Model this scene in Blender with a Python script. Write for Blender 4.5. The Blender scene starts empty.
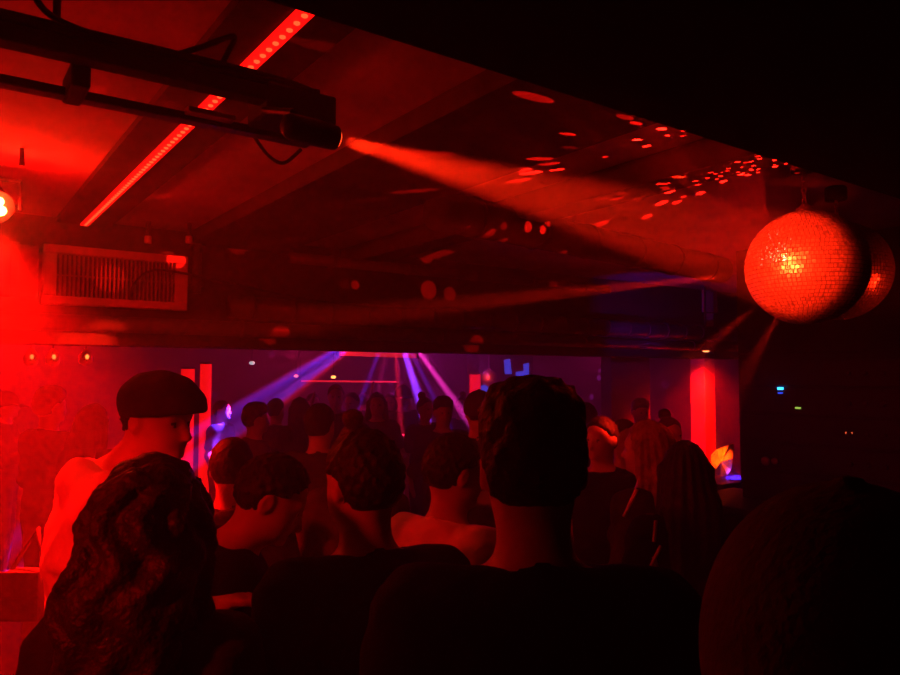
import bpy, math, random
import numpy as np
from mathutils import Vector, Matrix
random.seed(7)
rng = np.random.default_rng(7)
SC = bpy.context.scene
COL = SC.collection
R = math.radians

# ------------------------------------------------------------------ camera
F, CZ = 725.0, 1.85
YAW, PIT = R(35.7), math.atan(37.5 / 725.0)
cam = bpy.data.cameras.new('camera')
cam.sensor_width = 36.0
cam.lens = F / 900.0 * 36.0
cam.clip_start = 0.02
cam_o = bpy.data.objects.new('camera', cam)
COL.objects.link(cam_o)
cam_o.location = (0, 0, CZ)
cam_o.rotation_euler = (math.pi / 2 + PIT, 0, -YAW)
SC.camera = cam_o

def W(lat, d, z=0.0):
    return Vector((math.sin(YAW) * d + math.cos(YAW) * lat, math.cos(YAW) * d - math.sin(YAW) * lat, z))
def ray(px, py):
    a, b = (px - 450) / F, (337.5 - py) / F
    cp, sp = math.cos(PIT), math.sin(PIT)
    fw = cp - b * sp
    return a / fw, (sp + b * cp) / fw
def P(px, py, d):
    """world point seen at pixel (px, py), d metres ahead of the viewer"""
    a, u = ray(px, py)
    return W(a * d, d, CZ + u * d)
def PY(px, py, Y):
    a, u = ray(px, py)
    return P(px, py, Y / (math.cos(YAW) - math.sin(YAW) * a))

# ------------------------------------------------------------------ world, exposure
w = bpy.data.worlds.new('world'); SC.world = w; w.use_nodes = True
w.node_tree.nodes['Background'].inputs[0].default_value = (0, 0, 0, 1)
w.node_tree.nodes['Background'].inputs[1].default_value = 0.0
SC.view_settings.view_transform = 'Standard'
SC.view_settings.look = 'None'
SC.view_settings.gamma = 1.0
SC.view_settings.use_curve_mapping = False
SC.view_settings.exposure = 0.0
SC.cycles.use_denoising = True
SC.cycles.max_bounces = 5
SC.cycles.volume_bounces = 0
SC.cycles.caustics_reflective = False
SC.cycles.caustics_refractive = False

HAZE = 0.07
RED = (1.0, 0.0018, 0.0010)

def light(name, kind, loc, power, color, target=None, angle=None, blend=0.3, radius=0.02):
    l = bpy.data.lights.new(name, kind)
    l.energy = power; l.color = color
    if kind in ('POINT', 'SPOT'): l.shadow_soft_size = radius
    if kind == 'SPOT':
        l.spot_size = R(angle); l.spot_blend = blend
    o = bpy.data.objects.new(name, l); COL.objects.link(o)
    o.location = loc
    if target is not None:
        o.rotation_euler = (Vector(target) - Vector(loc)).to_track_quat('-Z', 'Y').to_euler()
    return o

# --- lamps of the front bar room, and one added fill
PAR = P(-6, 208, 3.15)
light('par_lamp_light', 'SPOT', PAR + Vector((-0.02, -0.06, -0.09)), 1900, RED, PAR + Vector((0.0, -0.24, -1.0)), 98, 1.0, 0.05)
light('par_lamp_spill', 'POINT', PAR + Vector((0.05, -0.13, -0.02)), 30, RED, radius=0.06)
light('side_lamp_light', 'SPOT', (-1.5, 1.15, 2.34), 105, RED, (0.95, 1.9, 1.45), 50, 0.7, 0.06)
light('shirt_fill_light', 'SPOT', (-1.5, 1.25, 2.34), 200, RED, W(-.98, 2.12, 1.42), 17, 0.8, 0.04)  # unseen narrow spot added to brighten the capped man's pale shirt
light('ceiling_wash_light', 'SPOT', (-1.6, 2.9, 2.25), 200, RED, (0.2, 2.9, 2.95), 66, 0.7, 0.08)
PIN = P(327, 136, 1.52)
BALL = P(806, 267.5, 3.1); BR = 0.246
pdir = (BALL - PIN).normalized()
light('pin_spot_light', 'SPOT', PIN + pdir * 0.03, 6800, (1, 0.015, 0.002), BALL, 11.8, 0.25, 0.012)
# rays thrown back by the mirror ball
BO = BALL - pdir * (BR + 0.06)
def ball_ray(px, py, d, power, ang, col=(1, 0.012, 0.003), frm=None):
    t = P(px, py, d)
    n = (t - BALL).normalized()
    light('mirror_ball_ray', 'SPOT', BALL + n * (BR + 0.03), power, col, t, ang, 0.8, 0.01)
ball_ray(470, 303, 3.6, 7000, 5.0)
ball_ray(672, 172, 3.0, 900, 5)
ball_ray(700, 352, 3.4, 420, 14)
ball_ray(742, 380, 3.6, 380, 15)

def gobo(name, loc, power, col, scale, size, keep, low=-1.0, near=-2.0):
    l = bpy.data.lights.new(name, 'POINT')
    l.energy = power; l.color = col; l.shadow_soft_size = 0.0
    l.use_nodes = True
    nt = l.node_tree
    em = nt.nodes['Emission']
    tc = nt.nodes.new('ShaderNodeTexCoord')
    vo = nt.nodes.new('ShaderNodeTexVoronoi'); vo.inputs['Scale'].default_value = scale
    vo.inputs['Randomness'].default_value = 0.85
    nt.links.new(tc.outputs['Normal'], vo.inputs['Vector'])
    lt = nt.nodes.new('ShaderNodeMath'); lt.operation = 'LESS_THAN'; lt.inputs[1].default_value = size
    nt.links.new(vo.outputs['Distance'], lt.inputs[0])
    sep = nt.nodes.new('ShaderNodeSeparateColor')
    nt.links.new(vo.outputs['Color'], sep.inputs[0])
    gt = nt.nodes.new('ShaderNodeMath'); gt.operation = 'LESS_THAN'; gt.inputs[1].default_value = keep
    nt.links.new(sep.outputs[0], gt.inputs[0])
    mu = nt.nodes.new('ShaderNodeMath'); mu.operation = 'MULTIPLY'
    nt.links.new(lt.outputs[0], mu.inputs[0]); nt.links.new(gt.outputs[0], mu.inputs[1])
    m2 = nt.nodes.new('ShaderNodeMath'); m2.operation = 'MULTIPLY'
    nt.links.new(mu.outputs[0], m2.inputs[0]); nt.links.new(sep.outputs[1], m2.inputs[1])
    sx = nt.nodes.new('ShaderNodeSeparateXYZ'); nt.links.new(tc.outputs['Normal'], sx.inputs[0])
    g2 = nt.nodes.new('ShaderNodeMath'); g2.operation = 'GREATER_THAN'; g2.inputs[1].default_value = low
    nt.links.new(sx.outputs[2], g2.inputs[0])
    m3 = nt.nodes.new('ShaderNodeMath'); m3.operation = 'MULTIPLY'
    nt.links.new(m2.outputs[0], m3.inputs[0]); nt.links.new(g2.outputs[0], m3.inputs[1])
    g4 = nt.nodes.new('ShaderNodeMath'); g4.operation = 'GREATER_THAN'; g4.inputs[1].default_value = near
    nt.links.new(sx.outputs[1], g4.inputs[0])
    m4 = nt.nodes.new('ShaderNodeMath'); m4.operation = 'MULTIPLY'
    nt.links.new(m3.outputs[0], m4.inputs[0]); nt.links.new(g4.outputs[0], m4.inputs[1])
    nt.links.new(m4.outputs[0], em.inputs['Strength'])
    o = bpy.data.objects.new(name, l); COL.objects.link(o); o.location = loc
    return o
gobo('mirror_ball_sparkle', BO, 1500, (1, 0.006, 0.003), 11.0, 0.25, 1.0, -0.08, -0.3)

# --- lamps of the dance floor beyond the bulkhead, with added fills
DERBY = P(393, 316, 8.5)
VIO, BLU, MAG = (0.25, 0.03, 1.0), (0.10, 0.02, 1.0), (1.0, 0.02, 0.30)
for (px, py, d, pw, c, an) in [
    (205, 430, 7.6, 900, BLU, 5.0), (232, 432, 7.6, 800, VIO, 5.0), (222, 452, 7.6, 700, (1, .01, .02), 3.5), (225, 412, 7.8, 500, MAG, 3.0),
    (345, 440, 7.9, 300, BLU, 3.5), (368, 445, 7.9, 300, MAG, 2.5), (402, 440, 7.8, 700, (1, .01, .06), 3.0),
    (431, 436, 7.6, 1600, VIO, 5.0), (480, 436, 7.6, 1300, (1.0, 0.03, 0.55), 3.6), (455, 440, 7.6, 300, BLU, 3.0)]:
    light('derby_beam', 'SPOT', DERBY, pw * 36.0, c, P(px, py, d), an, 0.6, 0.02)
light('dance_floor_fill', 'POINT', P(420, 352, 10.5), 52, (0.55, 0.01, 0.35), radius=0.25)  # this and the next three: unseen fill points for the back room's ambient tint
light('dance_floor_fill', 'POINT', P(300, 352, 10.0), 30, (0.8, 0.01, 0.12), radius=0.25)
light('dance_floor_fill', 'POINT', P(600, 356, 9.4), 14, (0.7, 0.01, 0.15), radius=0.25)
light('dance_floor_fill', 'POINT', P(60, 352, 6.6), 24, RED, radius=0.2)
COLD = 8.2
light('rear_ball_rim_light', 'SPOT', P(985, 318, 3.15), 16, (1, 0.014, 0.002), P(842, 271, 3.62), 62, .9, .015)  # unseen spot right of the frame, added to light the rear ball's rim
light('far_ball_red_light', 'SPOT', P(470, 372, 11.4), 260, (1, .03, .01), P(489, 378, 12.4), 16, .5, .02)  # unseen spot added to turn the far ball red
light('duct_wash_light', 'SPOT', P(650, 346, 6.2), 11, (0.20, 0.02, 1.0), P(650, 318, 7.0), 80, 0.8, 0.03)
light('column_lamp_light', 'SPOT', P(706, 353, COLD - 0.42), 800, (1, 0.0012, 0.0006), P(703, 440, COLD - 0.2), 105, 0.9, 0.05)
FARBALL = P(489, 378, 12.4)
gobo('far_ball_sparkle', FARBALL + Vector((-0.45, -0.45, 0.1)), 260, (0.8, 0.05, 0.9), 9.0, 0.2, 0.7)

# ------------------------------------------------------------------ materials
def mat(name, col, rough=0.7, metal=0.0, noise=0.0, nscale=8.0, bump=0.0, bscale=40.0, emit=None, estr=0.0, spec=0.3):
    m = bpy.data.materials.new(name); m.use_nodes = True
    nt = m.node_tree; b = nt.nodes['Principled BSDF']
    b.inputs['Base Color'].default_value = (*col, 1)
    b.inputs['Roughness'].default_value = rough
    b.inputs['Metallic'].default_value = metal
    b.inputs['Specular IOR Level'].default_value = spec
    tc = None
    if noise or bump:
        tc = nt.nodes.new('ShaderNodeTexCoord')
    if noise:
        n = nt.nodes.new('ShaderNodeTexNoise'); n.inputs['Scale'].default_value = nscale
        n.inputs['Detail'].default_value = 5
        nt.links.new(tc.outputs['Object'], n.inputs['Vector'])
        r = nt.nodes.new('ShaderNodeValToRGB')
        r.color_ramp.elements[0].position = 0.3; r.color_ramp.elements[1].position = 0.7
        r.color_ramp.elements[0].color = (*[c * (1 - noise) for c in col], 1)
        r.color_ramp.elements[1].color = (*[min(1, c * (1 + noise)) for c in col], 1)
        nt.links.new(n.outputs['Fac'], r.inputs[0]); nt.links.new(r.outputs[0], b.inputs['Base Color'])
    if bump:
        n2 = nt.nodes.new('ShaderNodeTexNoise'); n2.inputs['Scale'].default_value = bscale
        nt.links.new(tc.outputs['Object'], n2.inputs['Vector'])
        bp = nt.nodes.new('ShaderNodeBump'); bp.inputs['Strength'].default_value = bump; bp.inputs['Distance'].default_value = 0.01
        nt.links.new(n2.outputs['Fac'], bp.inputs['Height']); nt.links.new(bp.outputs[0], b.inputs['Normal'])
    if emit:
        b.inputs['Emission Color'].default_value = (*emit, 1)
        b.inputs['Emission Strength'].default_value = estr
    return m
M = {}
M['ceiling'] = mat('painted concrete', (0.34, 0.31, 0.29), 0.85, noise=0.35, nscale=2.2, bump=0.4, bscale=14)
M['soffit'] = mat('black painted board', (0.012, 0.011, 0.011), 0.95, noise=0.2, nscale=4, spec=0.05)
M['timber'] = mat('dark stained timber', (0.045, 0.035, 0.03), 0.8, noise=0.4, nscale=9, bump=0.3)
M['bulk'] = mat('dark brown painted plaster', (0.055, 0.047, 0.045), 0.8, noise=0.35, nscale=3, bump=0.3, bscale=20)
M['floor'] = mat('worn dark floor', (0.06, 0.055, 0.05), 0.5, noise=0.4, nscale=3)
M['wall'] = mat('dark plaster wall', (0.16, 0.15, 0.15), 0.85, noise=0.3, nscale=2, bump=0.2)
M['blackwall'] = mat('matt black wall', (0.03, 0.027, 0.027), 0.8, noise=0.3, nscale=3, spec=0.1)
M['black'] = mat('matt black metal', (0.015, 0.014, 0.014), 0.6, 0.0, noise=0.2, nscale=10)
M['rail'] = mat('black lacquered rail', (0.03, 0.028, 0.028), 0.45, noise=0.2, nscale=10)
M['rubber'] = mat('black cable sheath', (0.012, 0.012, 0.012), 0.7, noise=0.2, nscale=20)
M['steel'] = mat('dull steel', (0.45, 0.43, 0.42), 0.45, 0.6, noise=0.15, nscale=12)
M['pipe'] = mat('dark painted pipe', (0.07, 0.062, 0.06), 0.4, noise=0.3, nscale=8)
M['ventframe'] = mat('pale grey enamel', (0.6, 0.58, 0.55), 0.55, noise=0.12, nscale=9)
M['ventslat'] = mat('grey enamel slat', (0.32, 0.3, 0.29), 0.6, noise=0.15, nscale=9)
M['dark'] = mat('dark void', (0.01, 0.01, 0.01), 0.9, noise=0.1)
M['led'] = mat('red led diode', (1, .1, .05), 0.4, emit=(1, 0.06, 0.015), estr=2.6)
M['ledtape'] = mat('red led tape', (0.8, .05, .03), 0.5, emit=(1, 0.004, 0.003), estr=1.7)
M['lamphot'] = mat('lamp lens', (1, .8, .5), 0.3, emit=(1, 0.45, 0.08), estr=25)
M['mirror'] = mat('mirror glass tiles', (0.37, 0.365, 0.36), 0.36, 0.85, noise=0.45, nscale=70)
M['grout'] = mat('dark ball core', (0.03, 0.03, 0.03), 0.7, noise=0.1)
M['redcol'] = mat('white painted column', (0.75, 0.72, 0.7), 0.7, noise=0.08, nscale=6)
M['redglow'] = mat('red light panel', (0.8, .1, .1), 0.5, emit=(1, 0.004, 0.002), estr=1.3)
M['redline'] = mat('red light bar', (0.8, .1, .1), 0.5, emit=(1, 0.02, 0.03), estr=0.7)
M['exit'] = mat('red lit sign face', (0.8, .1, .1), 0.5, emit=(1, 0.03, 0.01), estr=0.9)
M['bluescreen'] = mat('blue screen panel', (0.05, .08, .6), 0.4, emit=(0.04, 0.07, 1.0), estr=0.9)
M['dimscreen'] = mat('dim violet screen', (0.1, .05, .3), 0.4, emit=(0.07, 0.015, 0.25), estr=0.5)
M['bluled'] = mat('blue led', (.1, .3, 1), 0.4, emit=(0.02, 0.32, 1), estr=6)
M['bludim'] = mat('dim blue led', (.1, .2, 1), 0.4, emit=(0.01, 0.06, 0.8), estr=1.5)
M['grnled'] = mat('green led', (.3, .6, .1), 0.4, emit=(0.45, 0.75, 0.1), estr=1.0)
M['ambled'] = mat('amber led', (.9, .2, .1), 0.4, emit=(1, 0.12, 0.04), estr=1.2)
M['vioLed'] = mat('violet led', (.4, .1, .8), 0.4, emit=(0.35, 0.02, 0.8), estr=0.8)
M['whitelamp'] = mat('white lamp', (.8, .8, .8), 0.4, emit=(0.55, 0.75, 0.8), estr=1.0)
M['warmlamp'] = mat('warm lamp', (.9, .6, .3), 0.4, emit=(1, 0.35, 0.08), estr=4.0)
M['pinklamp'] = mat('pink lamp', (.9, .4, .4), 0.4, emit=(1, 0.12, 0.12), estr=3.0)
M['orange'] = mat('orange paper', (0.9, 0.55, 0.15), 0.7, noise=0.15, nscale=20)
M['glass'] = mat('amber bottle glass', (0.5, 0.2, 0.08), 0.12, noise=0.1, spec=0.8)
M['skin'] = mat('skin', (0.50, 0.32, 0.25), 0.5, noise=0.08, nscale=14)
M['skin2'] = mat('tan skin', (0.36, 0.22, 0.16), 0.5, noise=0.08, nscale=14)
M['eye'] = mat('eye', (0.08, 0.05, 0.04), 0.2, noise=0.05)
M['hair'] = mat('dark hair', (0.018, 0.012, 0.010), 0.55, noise=0.5, nscale=30, bump=0.5, bscale=90)
M['hairb'] = mat('brown hair', (0.035, 0.019, 0.012), 0.5, noise=0.5, nscale=30, bump=0.5, bscale=90)
M['hairl'] = mat('light brown hair', (0.28, 0.15, 0.08), 0.5, noise=0.4, nscale=30, bump=0.5, bscale=90)
M['blackcloth'] = mat('black cotton', (0.009, 0.008, 0.008), 0.9, noise=0.3, nscale=12, bump=0.3, bscale=60, spec=0.1)
M['darkcloth'] = mat('charcoal cloth', (0.04, 0.036, 0.036), 0.9, noise=0.3, nscale=12, bump=0.3, bscale=60, spec=0.1)
M['palecloth'] = mat('pale cotton', (0.72, 0.68, 0.64), 0.85, noise=0.08, nscale=8, bump=0.5, bscale=18)
M['greycloth'] = mat('mid grey cotton', (0.22, 0.2, 0.2), 0.9, noise=0.15, nscale=8, bump=0.3, bscale=40)
M['denim'] = mat('dark denim', (0.03, 0.035, 0.05), 0.9, noise=0.3, nscale=20)
M['stripe'] = mat('pale braid', (0.75, 0.7, 0.45), 0.5, noise=0.1, nscale=20)
M['capgrey'] = mat('lighter cap cloth', (0.13, 0.11, 0.11), 0.85, noise=0.25, nscale=14, bump=0.3, bscale=120, spec=0.15)  # lighter than the other cap cloth, raised so the near cap reads
M['capcloth'] = mat('dark cap cloth', (0.05, 0.042, 0.042), 0.85, noise=0.25, nscale=14, bump=0.3, bscale=120, spec=0.15)

# ------------------------------------------------------------------ object helpers
def tag(o, label=None, cat=None, group=None, kind=None):
    if label: o['label'] = label
    if cat: o['category'] = cat
    if group: o['group'] = group
    if kind: o['kind'] = kind
    return o
def empty(name, loc, label, cat, group=None, rotz=0.0):
    o = bpy.data.objects.new(name, None); COL.objects.link(o)
    o.location = loc; o.rotation_euler = (0, 0, rotz)
    o.empty_display_size = 0.05
    return tag(o, label, cat, group)
class MB:
    def __init__(s): s.v = []; s.f = []; s.m = []
    def add(s, vs, fs, mi=0):
        b = len(s.v); s.v += [tuple(v) for v in vs]; s.f += [tuple(i + b for i in f) for f in fs]; s.m += [mi] * len(fs)
        return s
    def box(s, x0, x1, y0, y1, z0, z1, bev=0.0, mi=0):
        if bev <= 0:
            vs = [(x, y, z) for z in (z0, z1) for y in (y0, y1) for x in (x0, x1)]
            return s.add(vs, [(0, 2, 3, 1), (4, 5, 7, 6), (0, 1, 5, 4), (2, 6, 7, 3), (0, 4, 6, 2), (1, 3, 7, 5)], mi)
        import bmesh
        bm = bmesh.new(); bmesh.ops.create_cube(bm, size=1)
        for v in bm.verts:
            v.co = Vector(((x0 + x1) / 2 + v.co.x * (x1 - x0), (y0 + y1) / 2 + v.co.y * (y1 - y0), (z0 + z1) / 2 + v.co.z * (z1 - z0)))
        bmesh.ops.bevel(bm, geom=list(bm.edges), offset=bev, segments=2, affect='EDGES', profile=0.5)
        bm.verts.index_update()
        s.add([v.co for v in bm.verts], [[v.index for v in f.verts] for f in bm.faces], mi); bm.free()
        return s
    def tube(s, pts, r, n=10, cap=True, mi=0):
        pts = [Vector(p) for p in pts]; rr = r if isinstance(r, (list, tuple)) else [r] * len(pts)
        vs = []; fs = []; prev = None
        for i, p in enumerate(pts):
            t = (pts[min(i + 1, len(pts) - 1)] - pts[max(i - 1, 0)]).normalized()
            if prev is None:
                a = t.orthogonal().normalized()
            else:
                a = (prev - t * prev.dot(t))
                a = a.normalized() if a.length > 1e-6 else t.orthogonal().normalized()
            prev = a; b = t.cross(a)
            for k in range(n):
                q = 2 * math.pi * k / n
                vs.append(p + (a * math.cos(q) + b * math.sin(q)) * rr[i])
        for i in range(len(pts) - 1):
            for k in range(n):
                fs.append((i * n + k, i * n + (k + 1) % n, (i + 1) * n + (k + 1) % n, (i + 1) * n + k))
        if cap:
            fs.append(tuple(reversed(range(n)))); fs.append(tuple(range((len(pts) - 1) * n, len(pts) * n)))
        return s.add(vs, fs, mi)
    def lathe(s, prof, c=(0, 0, 0), n=24, axis=None, mi=0):
        """profile of (radius, height) turned about axis through c"""
        c = Vector(c); ax = Vector(axis or (0, 0, 1)).normalized(); a = ax.orthogonal().normalized(); b = ax.cross(a)
        vs = []; fs = []
        for (r, h) in prof:
            for k in range(n):
                q = 2 * math.pi * k / n
                vs.append(c + ax * h + (a * math.cos(q) + b * math.sin(q)) * max(r, 1e-5))
        for i in range(len(prof) - 1):
            for k in range(n):
                fs.append((i * n + k, i * n + (k + 1) % n, (i + 1) * n + (k + 1) % n, (i + 1) * n + k))
        fs.append(tuple(reversed(range(n)))); fs.append(tuple(range((len(prof) - 1) * n, len(prof) * n)))
        return s.add(vs, fs, mi)
    def build(s, name, m, parent=None, smooth=False, loc=None):
        me = bpy.data.meshes.new(name)
        vs = s.v
        if parent is not None and loc is None:
            inv = parent.matrix_basis.inverted()
            vs = [inv @ Vector(v) for v in s.v]
        me.from_pydata([tuple(v) for v in vs], [], s.f)
        ms = m if isinstance(m, (list, tuple)) else [m]
        for k in ms: me.materials.append(k)
        if len(ms) > 1: me.polygons.foreach_set('material_index', s.m)
        if smooth: me.polygons.foreach_set('use_smooth', [True] * len(me.polygons))
        me.update()
        o = bpy.data.objects.new(name, me); COL.objects.link(o)
        if parent is not None: o.parent = parent
        if loc is not None: o.location = loc
        return o
    def struct(s, name, m):
        return tag(s.build(name, m), kind='structure')
def empty_at(name, loc, label, cat, group=None, rotz=0.0):
    o = empty(name, loc, label, cat, group, rotz)
    o.matrix_basis = Matrix.Translation(Vector(loc)) @ Matrix.Rotation(rotz, 4, 'Z')
    return o
def curve_pts(pts, n=24):
    """Catmull-Rom through pts"""
    pts = [Vector(p) for p in pts]; q = [pts[0]] + pts + [pts[-1]]; out = []
    for i in range(1, len(q) - 2):
        for k in range(n // (len(pts) - 1) + 1):
            t = k / (n // (len(pts) - 1) + 1)
            a, b, c, d = q[i - 1], q[i], q[i + 1], q[i + 2]
            out.append(0.5 * ((2 * b) + (c - a) * t + (2 * a - 5 * b + 4 * c - d) * t * t + (3 * b - a - 3 * c + d) * t ** 3))
    out.append(pts[-1]); return out

# ------------------------------------------------------------------ setting
CH = 2.8
BK = 4.9                                   # plane of the bulkhead over the opening
MB().box(-3, 11, -2, 13, -0.1, 0).struct('floor', M['floor'])
MB().box(-3, 11, -2, 13, CH, CH + 0.1).struct('ceiling', M['ceiling'])
MB().box(-2.7, -2.5, -2, 13, 0, CH).struct('wall_left', M['wall'])
MB().box(-2.5, 9.4, 12.2, 12.4, 0, CH).struct('wall_back', M['wall'])
MB().box(9.2, 9.4, 3.2, 12.2, 0, CH).struct('wall_right', M['wall'])
MB().box(-2.5, 9.2, -2.0, -1.8, 0, CH).struct('wall_front', M['blackwall'])
MB().box(5.0, 5.2, -1.8, 3.2, 0, CH).struct('wall_partition', M['blackwall'])
MB().box(-2.5, 4.999, -1.8, 1.0, 2.4, CH - 0.001).struct('ceiling_soffit', M['soffit'])
MB().box(-2.5, 9.2, BK, BK + 0.22, 2.065, CH - 0.001).struct('wall_bulkhead', M['bulk'])
MB().box(-2.5, 9.2, BK - 0.03, BK + 0.25, 2.035, 2.09).struct('trim_bulkhead', M['timber'])
MB().box(1.38, 2.02, 1.0, BK, 2.72, CH - 0.001).struct('beam_ceiling', M['timber'])
MB().box(2.5, 2.7, 1.0, BK, 2.68, CH - 0.001).struct('beam_ceiling_far', M['timber'])
# haze in the air of the whole place; the room stands inside it
hz = bpy.data.materials.new('thin stage haze'); hz.use_nodes = True
nt = hz.node_tree; nt.nodes.remove(nt.nodes['Principled BSDF'])
vs_ = nt.nodes.new('ShaderNodeVolumeScatter'); vs_.inputs['Density'].default_value = HAZE
vs_.inputs['Anisotropy'].default_value = 0.35
nt.links.new(vs_.outputs[0], nt.nodes['Material Output'].inputs['Volume'])
hb = MB().box(-3.2, 11.2, -2.3, 13.3, -0.3, 3.1).build('haze', hz)
tag(hb, 'thin smoke haze filling the whole club room', 'haze', kind='stuff')

# ------------------------------------------------------------------ ceiling fixtures
# led strip on its dark batten
t = empty_at('led_strip_light', (0.745, 1.0, CH), 'red LED strip on a dark batten running away along the plaster ceiling', 'light')
MB().box(0.745 - 0.15, 0.745 + 0.15, 1.0, BK - 0.003, CH - 0.03, CH - 0.002).build('batten', M['timber'], t)
MB().box(0.745 - 0.021, 0.745 + 0.021, 1.02, BK - 0.04, CH - 0.042, CH - 0.03).build('led_tape', M['ledtape'], t)
d = MB().lathe([(0.009, 0.0), (0.009, 0.003), (0.005, 0.006)], (0, 0, 0), 8, (0, 0, -1)).build('diode', M['led'], None)
d.parent = t; y = 1.62
while y < BK - 0.06:
    o = d if y < 1.61 else d.copy()
    if o is not d: COL.objects.link(o); o.parent = t
    o.location = (0, y - 1.0, -0.042); y += 0.047

# cable tray: thick dark bundle, with the pin spot at its end
t = empty_at('cable_tray', (0, 1.64, 2.5), 'thick black cable tray carrying loose cables under the ceiling', 'cable tray')
MB().box(-2.4, 0.80, 1.695, 1.75, 2.53, 2.57, 0.006).build('tray', M['black'], t)
for k in range(7):
    yy = 1.695 + 0.009 * k; zz = 2.578 + 0.006 * (k % 2)
    pts = [(-2.4 + 0.28 * i, yy + random.uniform(-.012, .012), zz + random.uniform(-.004, .012)) for i in range(12)] + [(0.80, yy, 2.58)]
    MB().tube(curve_pts(pts, 60), 0.009, 8).build('cable', M['rubber'], t, True)
MB().tube(curve_pts([(0.44, 1.71, 2.59), (0.50, 1.69, 2.62), (0.57, 1.68, 2.66), (0.56, 1.70, 2.62), (0.55, 1.72, 2.59)], 28), 0.007, 8).build('cable_loop', M['rubber'], t, True)
MB().tube(curve_pts([(0.06, 1.66, 2.79), (0.12, 1.68, 2.70), (0.18, 1.70, 2.61), (0.3, 1.71, 2.59)], 28), 0.007, 8).build('cable_loop', M['rubber'], t, True)
for x in (-1.6, 0.2):
    MB().tube([(x, 1.72, 2.57), (x, 1.72, CH - 0.001)], 0.008, 8).build('hanger', M['black'], t)
MB().box(0.66, 0.85, 1.69, 1.835, 2.50, 2.58, 0.008).build('end_box', M['black'], t)
# rail beside it
t = empty_at('lighting_rail', (0, 1.88, 2.48), 'slim black lighting rail running beside the thick cable tray', 'rail')
MB().box(-2.4, 0.85, 1.84, 1.882, 2.49, 2.512, 0.004).build('rail', M['rail'], t)
MB().box(0.235, 0.275, 1.752, 1.89, 2.486, 2.545, 0.006).build('clamp', M['black'], t)
MB().box(-1.1, -1.05, 1.752, 1.89, 2.486, 2.545, 0.006).build('clamp', M['black'], t)
MB().box(0.50, 0.62, 1.80, 1.838, 2.50, 2.515, 0.004).build('connector', M['steel'], t)
MB().tube(curve_pts([(0.70, 1.89, 2.50), (0.75, 1.91, 2.46), (0.80, 1.92, 2.45), (0.84, 1.89, 2.49)], 18), 0.005, 8).build('wire', M['rubber'], t, True)
# pin spot at the end of the tray
t = empty_at('pin_spot', PIN, 'small black pin spot at the tray end, throwing a beam at the mirror ball', 'spotlight')
up = Vector((0, 0, 1))
MB().lathe([(0.02, -0.10), (0.026, -0.09), (0.028, -0.02), (0.026, 0.02), (0.022, 0.022)], PIN, 20, pdir).build('housing', M['black'], t, True)
MB().lathe([(0.0, 0.0), (0.02, 0.001), (0.02, 0.004), (0.0, 0.006)], PIN + pdir * 0.021, 16, pdir).build('lens', mat('pin spot lens', (1, .3, .1), .3, emit=(1, 0.05, 0.01), estr=4), t)
MB().tube([PIN - pdir * 0.08 + Vector((0, 0, .03)), (PIN.x - .02, 1.70, 2.505)], 0.008, 8).build('bracket', M['black'], t)

# par lamp at the left edge
t = empty_at('par_lamp', PAR, 'glaring red stage lamp hung from the ceiling, half out of the frame', 'stage lamp')
ax = Vector((0.35, -1.0, -0.75)).normalized()
MB().lathe([(0.05, -0.2), (0.075, -0.17), (0.08, -0.02), (0.086, 0.0), (0.082, 0.0), (0.074, -0.02)], PAR, 28, ax).build('housing', M['black'], t, True)
for k in range(4):
    q = math.pi / 2 * k + .3
    a = ax.orthogonal().normalized(); b = ax.cross(a)
    c = PAR + ax * 0.0 + (a * math.cos(q) + b * math.sin(q)) * 0.032
    MB().lathe([(0.022, -0.012), (0.024, 0.0), (0.018, 0.008), (0.004, 0.012)], c, 14, ax).build('lens', M['lamphot'], t, True)
MB().tube([PAR + Vector((-.1, 0, 0)), PAR + Vector((-.1, .04, .14)), PAR + Vector((.1, .04, .14)), PAR + Vector((.1, 0, 0))], 0.01, 8).build('yoke', M['black'], t)
MB().tube([PAR + Vector((0, .04, .14)), (PAR.x, PAR.y + .04, CH - .001)], 0.012, 8).build('hanging_rod', M['black'], t)

# vent
vx0, vx1, vz0, vz1 = 0.53, 1.36, 2.27, 2.625
t = empty_at('air_vent', ((vx0 + vx1) / 2, BK, vz0), 'wide pale framed air vent with upright slats on the bulkhead', 'vent')
fr = MB(); f_ = 0.05
fr.box(vx0, vx1, BK - .07, BK - .002, vz0, vz0 + f_, .006); fr.box(vx0, vx1, BK - .07, BK - .002, vz1 - f_, vz1, .006)
fr.box(vx0, vx0 + f_ * 1.4, BK - .07, BK - .002, vz0 + f_, vz1 - f_, .006); fr.box(vx1 - f_ * 1.6, vx1, BK - .07, BK - .002, vz0 + f_, vz1 - f_, .006)
fr.build('frame', M['ventframe'], t)
MB().box(vx0 + f_, vx1 - f_, BK - .02, BK - .002, vz0 + f_, vz1 - f_).build('backing', M['dark'], t)
n = 27
for k in range(n):
    x = vx0 + .08 + (vx1 - vx0 - .165) * (k + .5) / n
    s = MB(); s.box(x - .0045, x + .0045, BK - .062, BK - .022, vz0 + f_ - .004, vz1 - f_ + .004)
    s.build('slat', M['ventslat'], t)
MB().box(vx0 + f_, vx1 - f_, BK - .048, BK - .036, (vz0 + vz1) / 2 - .004, (vz0 + vz1) / 2 + .004).build('cross_bar', M['ventslat'], t)
# bracket boards under and beside the vent
t = empty_at('duct_box', (0.3, BK - .1, 2.3), 'red-lit flat sheet duct beside the air vent', 'duct')
MB().box(-0.25, 0.5, BK - .12, BK - .002, 2.30, 2.60, .01).build('duct_body', M['ventslat'], t)
MB().box(0.36, 0.40, BK - .135, BK - .12, 2.29, 2.61, .003).build('flange', M['ventslat'], t)

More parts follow.
